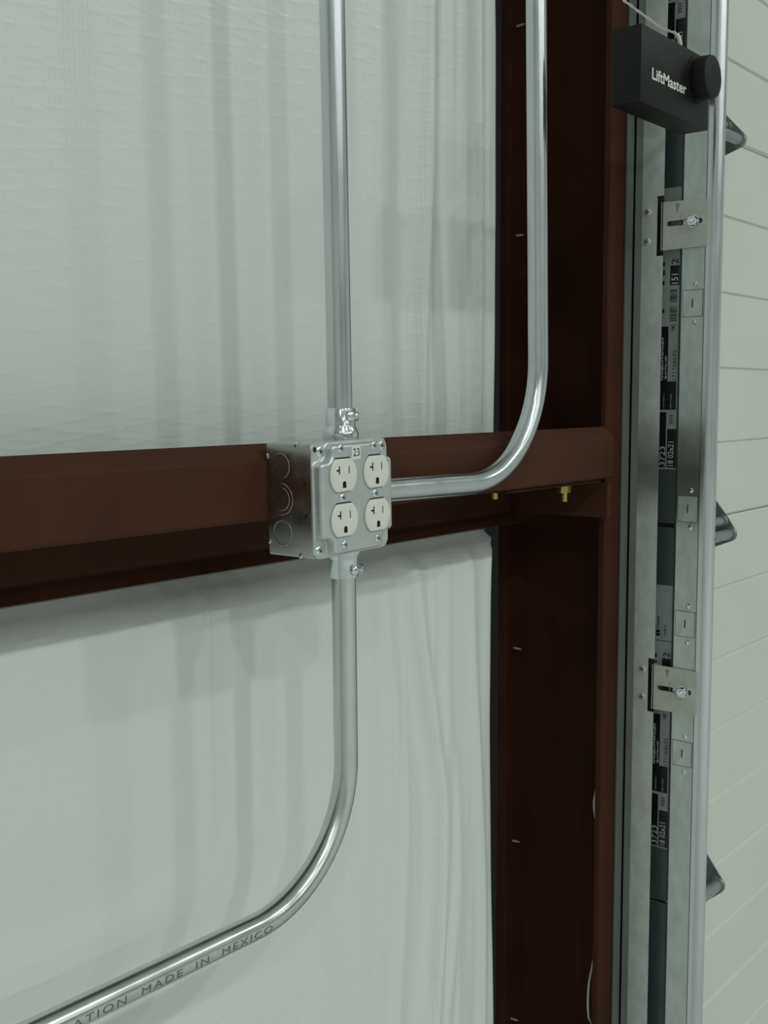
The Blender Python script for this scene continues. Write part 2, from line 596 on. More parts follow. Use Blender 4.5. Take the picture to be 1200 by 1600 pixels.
me.materials.append(M['vinyl'])
wb = bpy.data.objects.new('wall_back', me)
col.objects.link(wb)
tag(wb, 'white vinyl-faced insulation lining the steel wall, bulging in folds', kind='structure')

# ------------------------------------------------------------------ wall girt (Z section)
girt = thing('wall_girt', 'red-brown primed steel girt running across the white insulated wall', 'beam', (0.0, 0.80, -0.11))
bm = bmesh.new()
extrude_sheet(bm, [(0.737, -0.0425), (0.721, -0.0575), (0.721, -0.1115), (0.8865, -0.1115), (0.8865, -0.168), (0.873, -0.1815)], 0.0022, 'X', -13, 1.3645, 0.0045, 5)
finish('girt_beam', bm, M['primer'], girt, smooth=True, angle=30)
# bolts through the web near the post
def hexnut(bm, p, axis, r, h):
    lathe(bm, p, axis, [(0, 0), (0, r * 0.92), (h * 0.12, r), (h * 0.88, r), (h, r * 0.92), (h, 0)], 6)
for i, (bx, by, zt, ln) in enumerate(((1.307, 0.763, -0.1178, 0.0235), (1.158, 0.775, -0.1178, 0.010))):
    bm = bmesh.new()
    cyl(bm, (bx, by, -0.112), (bx, by, zt - ln), 0.0042, 12)
    b = finish('bolt', bm, M['yellow_zinc'], girt, smooth=True)
    if i == 0:
        bm = bmesh.new()
        hexnut(bm, (bx, by, -0.1182), (0, 0, -1), 0.0088, 0.0115)
        finish('nut', bm, M['yellow_zinc'], b)
# clip
clip = thing('girt_clip', 'red-brown steel clip angle under the girt end, welded to the post', 'bracket', (1.30, 0.80, -0.165))
bm = bmesh.new()
box(bm, 1.13, 1.3625, 0.738, 0.868, -0.1175, -0.1138, 0.0006, 1)
finish('clip_leg', bm, M['primer'], clip)
bm = bmesh.new()
box(bm, 1.3585, 1.3625, 0.726, 0.868, -0.166, -0.1176, 0.0006, 1)
finish('clip_leg', bm, M['primer'], clip)
bm = bmesh.new()
pts = []
for k in range(22):
    z = -0.1175 - 0.0465 * k / 21
    pts.append((1.3645 + 0.0008 * math.sin(k * 2.1), 0.7275 + 0.0007 * math.sin(k * 2.6), z))
sweep(bm, pts, 0.0028, 8)
finish('weld_bead', bm, M['primer'], clip, smooth=True)

# ------------------------------------------------------------------ jamb post (C section, open towards the girt)
post = thing('jamb_post', 'dark red-brown steel channel post beside the overhead door', 'post', (1.41, 0.82, Z0))
bm = bmesh.new()
extrude_sheet(bm, [(1.37, 0.7445), (1.37, 0.736), (1.451, 0.736), (1.451, 0.911), (1.37, 0.911), (1.37, 0.895)], 0.0026, 'Z', Z0, 5.75, 0.0025, 4)
finish('post_channel', bm, M['primer_post'], post, smooth=True, angle=30)
bm = bmesh.new()
lathe(bm, (0, 0, 0), (0, -1, 0), [(0, 0), (0, 0.0016), (0.0095, 0.0016), (0.014, 0.0003), (0.014, 0)], 8)
tip = local_mesh('screw_tip', bm, M['galv'])
for z, x in ((0.5245, 1.408), (0.2317, 1.410), (-0.3801, 1.412), (-0.6825, 1.412), (-0.9717, 1.412)):
    place('screw_tip', tip, (x, 0.9085, z), (random.uniform(-.1, .1), 0, random.uniform(-.1, .1)), post)

# white cable hidden in the post, bowing out twice
pts = [(1.415, 0.765, 1.5), (1.415, 0.766, 0.3), (1.415, 0.766, -0.40), (1.425, 0.764, -0.53), (1.402, 0.7605, -0.568), (1.3965, 0.760, -0.586), (1.402, 0.7605, -0.607),
       (1.425, 0.764, -0.66), (1.425, 0.764, -0.78), (1.403, 0.7615, -0.828), (1.3905, 0.760, -0.85), (1.3870, 0.760, -0.875), (1.390, 0.760, -0.905), (1.404, 0.7615, -0.925), (1.425, 0.765, -0.98), (1.425, 0.765, Z0 + 0.002)]
def spline(P, n=8):
    P = [Vector(p) for p in P]
    out = []
    for i in range(len(P) - 1):
        a, b, c, d = P[max(i - 1, 0)], P[i], P[i + 1], P[min(i + 2, len(P) - 1)]
        for k in range(n):
            t = k / n
            out.append(0.5 * ((2 * b) + (c - a) * t + (2 * a - 5 * b + 4 * c - d) * t * t + (3 * b - a - 3 * c + d) * t ** 3))
    out.append(P[-1])
    return out
bm = bmesh.new()
sweep(bm, spline(pts), 0.0018, 10)
tag(finish('white_cable', bm, M['wire'], None, (1.425, 0.765, Z0), smooth=True), 'thin white cable bowing out behind the edge of the red-brown post', 'cable')

# ------------------------------------------------------------------ conduits
R_E = 0.0117
YC = 0.703
def set_screw_mesh():
    bm = bmesh.new()
    lathe(bm, (0, 0, -0.004), (0, 0, 1), [(0, 0), (0, 0.0022), (0.0055, 0.0022), (0.0048, 0.0048), (0.0053, 0.0051), (0.0080, 0.0048), (0.0090, 0.0036), (0.0097, 0)], 16)
    return local_mesh('set_screw', bm, M['zinc'])
SETSCREW = set_screw_mesh()
def slot_mesh():
    bm = bmesh.new()
    box(bm, -0.0033, 0.0033, -0.0005, 0.0005, 0.0053, 0.00595)
    return local_mesh('screw_slot', bm, M['slot'], False)
SLOTM = slot_mesh()
def set_screw(parent, c, d, spin=0.0, out=0.0125, z=None):
    d = Vector(d).normalized()
    q = d.to_track_quat('Z', 'X')
    e = (q @ Euler((0, 0, spin)).to_quaternion()).to_euler()
    s = place('set_screw', SETSCREW, Vector(c) + d * out, e, parent)
    return s

def connector(parent, c, axis, ln, m='zinc'):
    bm = bmesh.new()
    lathe(bm, c, axis, [(0.0, R_E), (0.0, 0.0168), (0.004, 0.0172), (0.0075, 0.0165), (0.0105, 0.0148), (0.013, 0.0142), (ln - 0.0012, 0.0142), (ln, 0.0134), (ln, R_E + 0.0001)], 36)
    return finish('conduit_connector', bm, M[m], parent, smooth=True, angle=50)

camdir = Vector((-0.745, -0.667, 0))
side = Vector((0.667, -0.745, 0))
def sdir(a): return camdir * math.cos(math.radians(a)) + side * math.sin(math.radians(a))

cu = thing('conduit', 'straight galvanised conduit rising from the top of the outlet box', 'conduit', (0.789, YC, -0.04), 'metal conduits joined to the outlet box')
bm = bmesh.new()
top_up = Vector((0.7899 - 0.0169 * 4.5, YC, 4.5))
sweep(bm, [(0.7905, YC, -0.041)] + [Vector((0.7905, YC, -0.041)).lerp(top_up, k / 24) for k in range(1, 25)], R_E, 40)
finish('conduit_tube', bm, M['emt'], cu, smooth=True)
cn = connector(cu, (0.7905, YC, -0.0395), (0, 0, 1), 0.0285)
set_screw(cn, (0.7905, YC, -0.0185), sdir(38), 0.4)
set_screw(cn, (0.7905, YC, -0.0185), sdir(98), 1.2, 0.0118)

cr = thing('conduit', 'galvanised conduit bending from the box side up past the red-brown post', 'conduit', (0.813, YC, -0.092), 'metal conduits joined to the outlet box')
P = fillet([Vector((0.8135, YC, -0.0920)), Vector((1.1445, YC, -0.0980)), Vector((1.1445 - 0.0285 * 4.6, YC, 4.5))], 0.134, 36)
P = [P[0]] + [P[0].lerp(P[1], k / 6) for k in range(1, 6)] + P[1:-1] + [P[-2].lerp(P[-1], k / 24) for k in range(1, 25)]
bm = bmesh.new()
sweep(bm, P, R_E, 40)
finish('conduit_tube', bm, M['emt'], cr, smooth=True)
connector(cr, (0.8130, YC, -0.0920), (1, 0, 0), 0.0285)

cl = thing('conduit', 'galvanised conduit dropping from the box bottom and sweeping left, stencilled lettering', 'conduit', (0.7935, YC, -0.142), 'metal conduits joined to the outlet box')
Pl = fillet([Vector((0.7933, YC, -0.1405)), Vector((0.7950, YC, -0.4765)), Vector((-2.6, YC, -0.4085))], 0.124, 36)
Pl = [Pl[0].lerp(Pl[1], k / 8) for k in range(8)] + Pl[1:-1] + [Pl[-2].lerp(Pl[-1], k / 30) for k in range(1, 31)]
bm = bmesh.new()
sweep(bm, Pl, R_E, 40)
tube_l = finish('conduit_tube', bm, M['emt_h'], cl, smooth=True)
cn = connector(cl, (0.7934, YC, -0.1415), (0, 0, -1), 0.0305)
set_screw(cn, (0.7934, YC, -0.1640), sdir(42), 0.6)
set_screw(cn, (0.7934, YC, -0.1640), sdir(84), 0.2, 0.0140)
# stencilled lettering wrapped on the tube, read from left to right
path = Pl[::-1]
S = [0.0]
for a, b in zip(path, path[1:]): S.append(S[-1] + (b - a).length)
def on_path(s):
    for i in range(len(S) - 1):
        if S[i + 1] >= s: break
    f = (s - S[i]) / (S[i + 1] - S[i])
    p = path[i].lerp(path[i + 1], f)
    t0 = (path[i + 1] - path[i]).normalized()
    if i + 2 < len(path): t1 = (path[i + 2] - path[i + 1]).normalized()
    else: t1 = t0
    t = t0.lerp(t1, f).normalized()
    return p, t
def s_at_x(x):
    for i in range(len(path) - 1):
        if path[i + 1].x >= x: return S[i] + (x - path[i].x) / (path[i + 1].x - path[i].x) * (S[i + 1] - S[i])
sA, sB = s_at_x(0.452), s_at_x(0.668) + 0.012
def wrap(u, v):
    s = sA + (sB - sA) * u
    p, t = on_path(s)
    n = Vector((-t.z, 0, t.x))
    ph = math.radians(-22 + 32 * v)
    return p + (Vector((0, -1, 0)) * math.cos(ph) + n * math.sin(ph)) * (R_E + 0.00016)
bm = bmesh.new()
add_text(bm, 'LLATION  MADE  IN  MEXICO', wrap, 0.0, 1.25, True)
finish('stencilled_lettering', bm, M['print_grey'], tube_l)

# ------------------------------------------------------------------ outlet box
BX, BY, BZ = 0.7625, 0.721, -0.0905
ob = thing('outlet_box', 'square galvanised outlet box with four white outlets numbered 23, mounted on the girt', 'outlet box', (BX, BY, BZ), rot=(0, math.radians(-1.2), 0))
def L(x, y, z): return (BX + x, BY + y, BZ + z)
H = 0.0508
bm = bmesh.new()
out = round_poly([(BX - H, BZ - H), (BX + H, BZ - H), (BX + H, BZ + H), (BX - H, BZ + H)], 0.0022, 3)
plate(bm, out, [], 'Y', BY, BY - 0.0535)
finish('box_body', bm, M['boxsteel'], ob, smooth=True, angle=25)
# knockouts on the left side
for (yy, zz, rs) in ((-0.0165, 0.0300, (0.0115,)), (-0.0165, 0.0005, (0.0145, 0.0105)), (-0.0172, -0.0297, (0.0115,))):
    k = None
    for i, r in enumerate(rs):
        bm = bmesh.new()
        lathe(bm, L(-H + 0.0001, yy, zz), (-1, 0, 0), [(0, r), (0.00035, r - 0.0002), (0.0004, r - 0.0006), (0.0001, r - 0.0011), (0.00005, 0)], 40)
        k2 = finish('knockout' if i == 0 else 'inner_knockout', bm, M['boxsteel'], ob if i == 0 else k, smooth=True, angle=60)
        if i == 0: k = k2
# small holes and bent tabs
for (yy, zz) in ((-0.0458, 0.0151), (-0.0465, -0.0130)):
    bm = bmesh.new()
    lathe(bm, L(-H + 0.0001, yy, zz), (-1, 0, 0), [(0, 0.0021), (0.00012, 0.0021), (0.00014, 0)], 14)
    finish('side_hole', bm, M['slot'], ob)
for (yy, zz) in ((-0.0368, 0.0495), (-0.0390, -0.0490), (-0.0005, 0.0385), (-0.0008, -0.0385)):
    bm = bmesh.new()
    box(bm, BX - H - 0.0012, BX - H + 0.001, BY + yy - 0.0012, BY + yy + 0.0012, BZ + zz - 0.0022, BZ + zz + 0.0022, 0.0005, 2)
    finish('corner_tab', bm, M['zinc'], ob, smooth=True)

# raised cover
cov_bm = bmesh.new()
f_out = round_poly([(BX - H - 0.0006, BZ - H - 0.0006), (BX + H + 0.0006, BZ - H - 0.0006), (BX + H + 0.0006, BZ + H + 0.0006), (BX - H - 0.0006, BZ + H + 0.0006)], 0.009, 8)
h, c = 0.0490, 0.0150
pl = [(-h + c, -h), (h - c, -h), (h - c, -h + c), (h, -h + c), (h, h - c), (h - c, h - c), (h - c, h), (-h + c, h), (-h + c, h - c), (-h, h - c), (-h, -h + c), (-h + c, -h + c)]
rad = [0.0045, 0.0045, 0.0065, 0.0045, 0.0045, 0.0065, 0.0045, 0.0045, 0.0065, 0.0045, 0.0045, 0.0065]
ro = round_poly([Vector((BX + a, BZ + b)) for a, b in pl], rad, 6)
def offset_closed(P, d):
    n = len(P); o = []
    for i in range(n):
        t = (P[(i + 1) % n] - P[i - 1])
        if t.length < 1e-9: o.append(P[i].copy()); continue
        t.normalize()
        o.append(P[i] + Vector((-t.y, t.x)) * d)
    return o
yf0, yf1 = BY - 0.0535, BY - 0.0550
plate(cov_bm, f_out, [], 'Y', yf0, yf1)
rings = [(0.0, yf1 + 0.0002)]
rings += [(-0.0012 + 0.0012 * math.cos(a), yf1 - 0.0012 * 0) for a in ()]
prof = [(-0.0014, yf1), (-0.0004, yf1 - 0.0006), (0.0, yf1 - 0.0018), (0.0, yf1 - 0.0055)]
for k in range(1, 6):
    a = k / 5 * PI / 2
    prof.append((0.0035 * (1 - math.cos(a)), yf1 - 0.0055 - 0.0035 * math.sin(a)))
VR = []
for d, y in prof:
    VR.append([cov_bm.verts.new((p.x, y, p.y)) for p in offset_closed(ro, d)])
for A, B in zip(VR, VR[1:]):
    for i in range(len(A)):
        j = (i + 1) % len(A)
        cov_bm.faces.new((A[i], A[j], B[j], B[i]))
YF = prof[-1][1]
# front with the four receptacle openings
RC = [(-0.0209, 0.0215), (0.0245, 0.0215), (-0.0206, -0.0185), (0.0250, -0.0185)]
RR, RH = 0.0178, 0.0147
def outlet_outline(cx, cz, r, hh, n=10):
    a = math.asin(hh / r)
    P = []
    for s in (0, 1):
        for k in range(n + 1):
            t = -a + 2 * a * k / n + s * PI
            P.append(Vector((cx + r * math.cos(t), cz + r * math.sin(t))))
    return P
inner = offset_closed(ro, prof[-1][0])
plate(cov_bm, inner, [outlet_outline(BX + a, BZ + b + 0.0003, RR + 0.0005, RH + 0.0009) for a, b in RC], 'Y', YF, None)
cover = finish('cover_plate', cov_bm, M['coversteel'], ob, smooth=True, angle=35)
# dark inside of the box behind the openings
bm = bmesh.new()
plate(bm, offset_closed(ro, 0.006), [], 'Y', YF + 0.004, None)
finish('box_inside', bm, M['slot'], ob)

# screws
def panhead_mesh(r, name, m):
    bm = bmesh.new()
    lathe(bm, (0, 0.0006, 0), (0, -1, 0), [(0, r), (0.0010, r), (0.0017, r * 0.86), (0.0021, r * 0.55), (0.0022, 0)], 18)
    return local_mesh(name, bm, M[m])
def cross_mesh(r):
    bm = bmesh.new()
    for a in (0, PI / 2):
        c_, s_ = math.cos(a), math.sin(a)
        b = bmesh.new()
        box(b, -r, r, -0.00178, -0.0010, -r * 0.2, r * 0.2)
        for v in b.verts:
            v.co = Vector((v.co.x * c_ - v.co.z * s_, v.co.y, v.co.x * s_ + v.co.z * c_))
        merge(bm, b)
    return local_mesh('screw_slot', bm, M['slot'], False)
PAN, CRS = panhead_mesh(0.0042, 'cover_screw', 'zinc'), cross_mesh(0.0018)
for (x, z) in ((-0.0232, 0.0450), (0.0223, 0.0452), (-0.0217, 0.0016), (0.0233, 0.0015), (-0.0206, -0.0408), (0.0253, -0.0405)):
    a = random.uniform(0, 1.5)
    s = place('cover_screw', PAN, L(x, 0, z)[:1] + (YF,) + L(x, 0, z)[2:], (0, a, 0), ob)
    k = bpy.data.objects.new('screw_slot', CRS); col.objects.link(k); k.parent = s
PAN2, CRS2 = panhead_mesh(0.0048, 'corner_screw', 'zinc'), cross_mesh(0.0021)
for (x, z) in ((-0.0440, -0.0440), (0.0440, 0.0440), (-0.0405, 0.0435)):
    s = place('corner_screw', PAN2, (BX + x, yf1, BZ + z), (0, 0.4, 0), ob)
    k = bpy.data.objects.new('screw_slot', CRS2); col.objects.link(k); k.parent = s
bm = bmesh.new()
lathe(bm, (BX - 0.0466, yf1 + 0.0001, BZ + 0.0453), (0, -1, 0), [(0, 0.0024), (0.0002, 0.0024), (0.00022, 0)], 16)
finish('corner_hole', bm, M['slot'], ob)

# receptacle faces
for (a, b) in RC:
    cx, cz = BX + a, BZ + b
    bm = bmesh.new()
    o0 = outlet_outline(cx, cz, RR, RH, 12)
    VR = []
    for d, y in ((0, YF + 0.004), (0, YF - 0.0012), (0.0005, YF - 0.0018), (0.0012, YF - 0.0021)):
        VR.append([bm.verts.new((p.x, y, p.y)) for p in offset_closed(o0, d)])
    for A, B in zip(VR, VR[1:]):
        for i in range(len(A)):
            j = (i + 1) % len(A)
            bm.faces.new((A[i], A[j], B[j], B[i]))
    inn = offset_closed(o0, 0.0012)
    yF = YF - 0.0021
    # recesses: T slot (neutral), straight slot (hot), round-topped ground hole
    tsl = [(-0.0064 - 0.0008, -0.0045 + 0.0058), (-0.0064 + 0.0008, -0.0045 + 0.0058), (-0.0064 + 0.0008, 0.0085), (-0.0064 - 0.0008, 0.0085), (-0.0064 - 0.0008, 0.0055), (-0.0102, 0.0055), (-0.0102, 0.0038), (-0.0064 - 0.0008, 0.0038)]
    hsl = [(0.0064 - 0.0006, 0.0012), (0.0064 + 0.0006, 0.0012), (0.0064 + 0.0006, 0.0080), (0.0064 - 0.0006, 0.0080)]
    gnd = [(-0.0024, -0.0112), (0.0024, -0.0112)] + [(0.0024 * math.cos(t * PI / 8), -0.0075 + 0.0024 * math.sin(t * PI / 8)) for t in range(9)]
    holes = [[Vector((cx + p, cz + q)) for p, q in hh] for hh in (tsl, hsl, gnd)]
    plate(bm, inn, holes, 'Y', yF, None)
    face = finish('outlet_face', bm, M['ivory'], ob, smooth=True, angle=35)
    for nm, hh, mm in (('neutral_slot', holes[0], 'brass'), ('hot_slot', holes[1], 'brass'), ('ground_hole', holes[2], 'brass')):
        bm = bmesh.new()
        b2 = bmesh.new()
        fr = [b2.verts.new((p.x, yF, p.y)) for p in hh]
        bk = [b2.verts.new((p.x, yF + 0.0035, p.y)) for p in hh]
        for i in range(len(hh)):
            j = (i + 1) % len(hh)
            b2.faces.new((fr[i], fr[j], bk[j], bk[i]))
        b2.faces.new(bk)
        merge(bm, b2)
        finish(nm, bm, M['slot_brown'], face)
# number sticker
bm = bmesh.new()
box(bm, BX - 0.0083, BX + 0.0038, YF - 0.0002, YF - 0.00002, BZ + 0.0345, BZ + 0.0470)
st = finish('number_sticker', bm, M['sticker'], ob)
bm = bmesh.new()
add_text(bm, '23', lambda u, v: (BX - 0.0064 + 0.0088 * u, YF - 0.00028, BZ + 0.0372 + 0.0072 * v), 0.006)
finish('sticker_number', bm, M['print_black'], st)

# ------------------------------------------------------------------ overhead door
door = thing('door_1', 'cream ribbed steel overhead door, closed, at the right edge', None, (1.46, 0.70, Z0), kind='structure')
XD, YD = 1.46, 0.672
SP, J0 = 0.5480, -0.1815
def section_profile(z0, z1):
    P = [(YD + 0.004, z0)]
    P.append((YD + 0.0002, z0 + 0.0035))
    n = 5
    for k in range(1, n):
        zg = z0 + (z1 - z0) * k / n
        P += [(YD, zg - 0.0036), (YD + 0.0036, zg - 0.0008), (YD + 0.0036, zg + 0.0008), (YD, zg + 0.0036)]
    P += [(YD + 0.0002, z1 - 0.0035), (YD + 0.004, z1)]
    return P
label_specs = []
for k in range(-3, 5):
    z0, z1 = J0 + SP * k, J0 + SP * (k + 1)
    bm = bmesh.new()
    P = section_profile(z0, z1 - 0.0012) + [(YD + 0.048, z1 - 0.0012), (YD + 0.048, z0)]
    A = [bm.verts.new((XD + 0.0012, y, z)) for y, z in P]
    B = [bm.verts.new((XD + 5.54, y, z)) for y, z in P]
    for i in range(len(P)):
        j = (i + 1) % len(P)
        bm.faces.new((A[i], B[i], B[j], A[j]))
    bm.faces.new(B)
    sec = finish('door_section', bm, M['door'], door)
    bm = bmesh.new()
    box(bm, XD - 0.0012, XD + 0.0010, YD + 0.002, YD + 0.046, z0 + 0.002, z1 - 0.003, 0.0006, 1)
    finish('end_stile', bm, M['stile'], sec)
    if k in (-1, 0, 1): label_specs.append((sec, -0.1003 + SP * k))

# product labels on the section ends (lettering reads upwards)
XL_ = XD - 0.0014
def px_z(y): return (730 - y) * 0.000886
for sec, zb in label_specs:
    pap, blk, wht = bmesh.new(), bmesh.new(), bmesh.new()
    def rect(bm, ya, yb, pa, pb, lift):
        x = XL_ - lift
        vs = [bm.verts.new((x, y, zb + z)) for y, z in ((ya, px_z(pa)), (yb, px_z(pa)), (yb, px_z(pb)), (ya, px_z(pb)))]
        bm.faces.new(vs)
    def txt(bm, body, ya, yb, pa, pb, lift, bold=0.0, sp=1.0):
        # bottom of the lettering at depth yb (nearer), top at ya (deeper); from pixel row pa up to pb
        add_text(bm, body, lambda u, v: (XL_ - lift, yb + (ya - yb) * v, zb + px_z(pa) + (px_z(pb) - px_z(pa)) * u), bold, sp)
    def marks(bm, ya, yb, pa, pb, lift):
        # small print too fine to read: a row of short strokes
        p = pa
        while p > pb + 1:
            w = random.choice((1.2, 1.8, 2.4))
            d = random.uniform(0.0, 0.35) * (ya - yb)
            rect(bm, ya - d, yb + random.uniform(0.0, 0.3) * (ya - yb), p, max(p - w, pb), lift)
            p -= w + random.choice((0.7, 0.9, 1.6))
    random.seed(3)
    ya, ym, yb = 0.7008, 0.6903, 0.6755
    l0, l1, l2 = 0.0001, 0.00022, 0.00034
    rect(pap, ya, yb, 733, 300, l0)
    # model number block
    rect(blk, ya, ym + 0.0004, 731, 644, l1)
    txt(wht, '3723', ya - 0.0012, ym + 0.0012, 728, 698, l2, 0.0, 1.02)
    rect(blk, ym - 0.0012, yb, 731, 670, l1)
    txt(wht, '18 02x21', ym - 0.0030, yb + 0.0035, 728, 690, l2, 0.0)
    txt(blk, 'WH', ym - 0.0032, yb + 0.004, 663, 648, l1, 0.012)
    rect(blk, ya, yb + 0.0015, 640, 596, l1)
    marks(wht, ya - 0.0050, ya - 0.0064, 638, 614, l2)
    marks(wht, ym - 0.0050, ym - 0.0066, 638, 614, l2)
    rect(blk, ya, ym - 0.0002, 596, 511, l1)
    marks(wht, ya - 0.0008, ya - 0.0044, 594, 528, l2)
    marks(wht, ya - 0.0060, ya - 0.0094, 592, 556, l2)
    txt(blk, '171768695', ym - 0.0068, yb + 0.0016, 594, 548, l1)
    marks(blk, ym - 0.0030, yb + 0.003, 517, 507, l1)
    random.seed(11)
    for (pa, pb) in ((503, 480), (474, 454)):
        p = pa
        while p > pb + 1.2:
            w = random.choice((0.5, 0.7, 1.0, 1.5))
            rect(blk, ym - 0.0012, yb + 0.0030, p, p - w, l1)
            p -= w + random.choice((0.5, 0.6, 0.9, 1.3))
    rect(blk, ym - 0.0008, yb + 0.0004, 448, 418, l1)
    txt(wht, '151', ym - 0.0030, yb + 0.0022, 446, 431, l2, 0.012)
    txt(blk, '2', ym - 0.0025, yb + 0.0025, 416, 408, l1, 0.01)
    for (pa, pb, yy) in ((447, 441, 0.0006), (432, 424, 0.0008), (418, 412, 0.0006), (490, 484, 0.001)):
        rect(blk, ya - yy, ya - yy - 0.0028, pa, pb, l1)
    # maker's label above
    rect(blk, ya - 0.0, yb, 390.5, 389.5, l1)
    txt(blk, 'Clopay', ya - 0.0015, ya - 0.0075, 371, 350, l1, 0.022)
    rect(blk, ya - 0.0012, ya - 0.0076, 383, 373, l1)
    rect(pap, ya - 0.0012, ya - 0.0076, 378.6, 377.8, l2)
    rect(blk, ya - 0.0104, ya - 0.0108, 388, 335, l1)
    marks(blk, ym - 0.0032, ym - 0.0060, 382, 364, l1)
    finish('label_paper', pap, M['paper'], sec)
    finish('label_print', blk, M['print_black'], sec)
    finish('label_lettering', wht, M['print_white'], sec)
random.seed(5)

# roller hinges at the section joints
def hinge(zj, tip, piv, rt, rp, zlo, zhi):
    XH = 1.56
    bm = bmesh.new()
    base = [(YD - 0.0001, zhi), (YD - 0.0001, zlo), (YD - 0.006, zhi - 0.002), (YD - 0.006, zlo + 0.002)]
    pts = base + circle(tip[0], tip[1], rt + 0.0035, 24)
    if piv: pts += circle(piv[0], piv[1], rp + 0.0025, 24)
    for x in (XH, 1.487):
        plate(bm, hull(pts), [], 'X', x, x + 0.0022)
    box(bm, 1.486, XH + 0.0022, YD - 0.0026, YD - 0.0001, zlo, zhi, 0.0006, 1)
    hg = finish('roller_hinge', bm, M['hinge'], door, smooth=True, angle=30)
    bm = bmesh.new()
    lathe(bm, (1.478, tip[0], tip[1]), (1, 0, 0), [(0, 0), (0, rt), (XH - 1.478 - 0.001, rt), (XH - 1.478 - 0.001, 0)], 28)
    lathe(bm, (XH - 0.0012, tip[0], tip[1]), (1, 0, 0), [(0, rt), (0, rt + 0.0022), (0.0012, rt + 0.0030)], 28)
    finish('roller_tube', bm, M['tube'], hg, smooth=True)
    if piv:
        bm = bmesh.new()
        lathe(bm, (1.482, piv[0], piv[1]), (1, 0, 0), [(0, 0), (0, rp), (XH - 1.482 - 0.009, rp), (XH - 1.482 - 0.009, 0)], 24)
        lathe(bm, (XH - 0.0080, piv[0], piv[1]), (1, 0, 0), [(0, rp * 0.6), (0, rp + 0.0016), (0.008, rp + 0.0020)], 24)
        finish('pivot_tube', bm, M['tube'], hg, smooth=True)
    for dz in (0.012, 0.034):
        bm = bmesh.new()
        lathe(bm, (1.540, YD - 0.0025, zhi - dz), (0, -1, 0), [(0, 0.0052), (0.003, 0.0052), (0.0042, 0.003), (0.0042, 0)], 6)
        finish('hinge_screw', bm, M['zinc'], hg)
hinge(0.3665, (0.6395, 0.3535), (0.6560, 0.3735), 0.0075, 0.0055, 0.3310, 0.4010)
hinge(-0.1815, (0.6375, -0.2005), (0.6480, -0.1825), 0.0075, 0.0072, -0.2260, -0.1420)
hinge(-0.7295, (0.6420, -0.7300), None, 0.0090, 0, -0.7700, -0.6750)

# ------------------------------------------------------------------ mounting angle on the post
ang = thing('mounting_angle', 'galvanised steel angle strip fixed down the post beside the door edge', 'angle strip', (1.43, 0.71, Z0))
notch = [(-0.4470, -0.3700), (0.1880, 0.2680)]
bm = bmesh.new()
zz = [Z0] + [v for n in notch for v in n] + [3.2]
for i in range(len(zz) - 1):
    y_end = 0.6920 if i % 2 == 0 else 0.7014
    extrude_sheet(bm, [(1.4380, 0.7330), (1.4380, y_end)], 0.0022, 'Z', zz[i], zz[i + 1], 0.0, 1)
finish('angle_strip', bm, M['galv'], ang)
bm = bmesh.new()
extrude_sheet(bm, [(1.4115, 0.7330), (1.4310, 0.7330)], 0.0022, 'Z', Z0, 3.2, 0.0, 1)
finish('post_leg', bm, M['dark_leg'], ang)
bm = bmesh.new()
extrude_sheet(bm, [(1.4335, 0.7310), (1.4370, 0.7225)], 0.0012, 'Z', Z0, 3.2, 0.0, 1)
finish('edge_fold', bm, M['dark_leg'], ang)
def side_screw_mesh():
    bm = bmesh.new()
    lathe(bm, (0.0004, 0, 0), (-1, 0, 0), [(0, 0.0052), (0.0012, 0.0052), (0.0022, 0.0044), (0.0028, 0.0026), (0.0029, 0)], 20)
    return local_mesh('angle_screw', bm, M['bracket'])
def side_slot_mesh():
    bm = bmesh.new()
    box(bm, -0.00262, -0.0018, -0.0036, 0.0036, -0.0006, 0.0006)
    box(bm, -0.00262, -0.0018, -0.0006, 0.0006, -0.0036, 0.0036)
    return local_mesh('screw_slot', bm, M['slot'], False)
SS, SSL = side_screw_mesh(), side_slot_mesh()
for i, (y, z) in enumerate(((0.7145, 0.2478), (0.7145, 0.2083), (0.7090, -0.3870), (0.7090, -0.4268))):
    s = place('angle_screw', SS, (1.438, y, z), (0.5 * i, 0, 0), ang)
    k = bpy.data.objects.new('screw_slot', SSL); col.objects.link(k); k.parent = s

# ------------------------------------------------------------------ door track
tr = thing('door_track', 'galvanised roller track with rounded lip standing in front of the door edge', 'track', (1.455, 0.65, Z0))
bm = bmesh.new()
tp = [Vector((1.462, 0.668)), Vector((1.447, 0.668)), Vector((1.445, 0.666)), Vector((1.445, 0.6345)), Vector((1.4438, 0.6325))]
cc = Vector((1.4565, 0.6285))
for k in range(0, 25):
    a = math.radians(175 + (395 - 175) * k / 24)
    tp.append(cc + Vector((math.cos(a), math.sin(a))) * 0.0127)
extrude_sheet(bm, tp[:5], 0.0016, 'Z', Z0, 2.6, 0, 1)
finish('track_web', bm, M['galv_track'], tr, smooth=True, angle=30)
bm = bmesh.new()
extrude_sheet(bm, tp[4:], 0.0016, 'Z', Z0, 2.6, 0, 1)
finish('track_lip', bm, M['emt'], tr, smooth=True, angle=30)
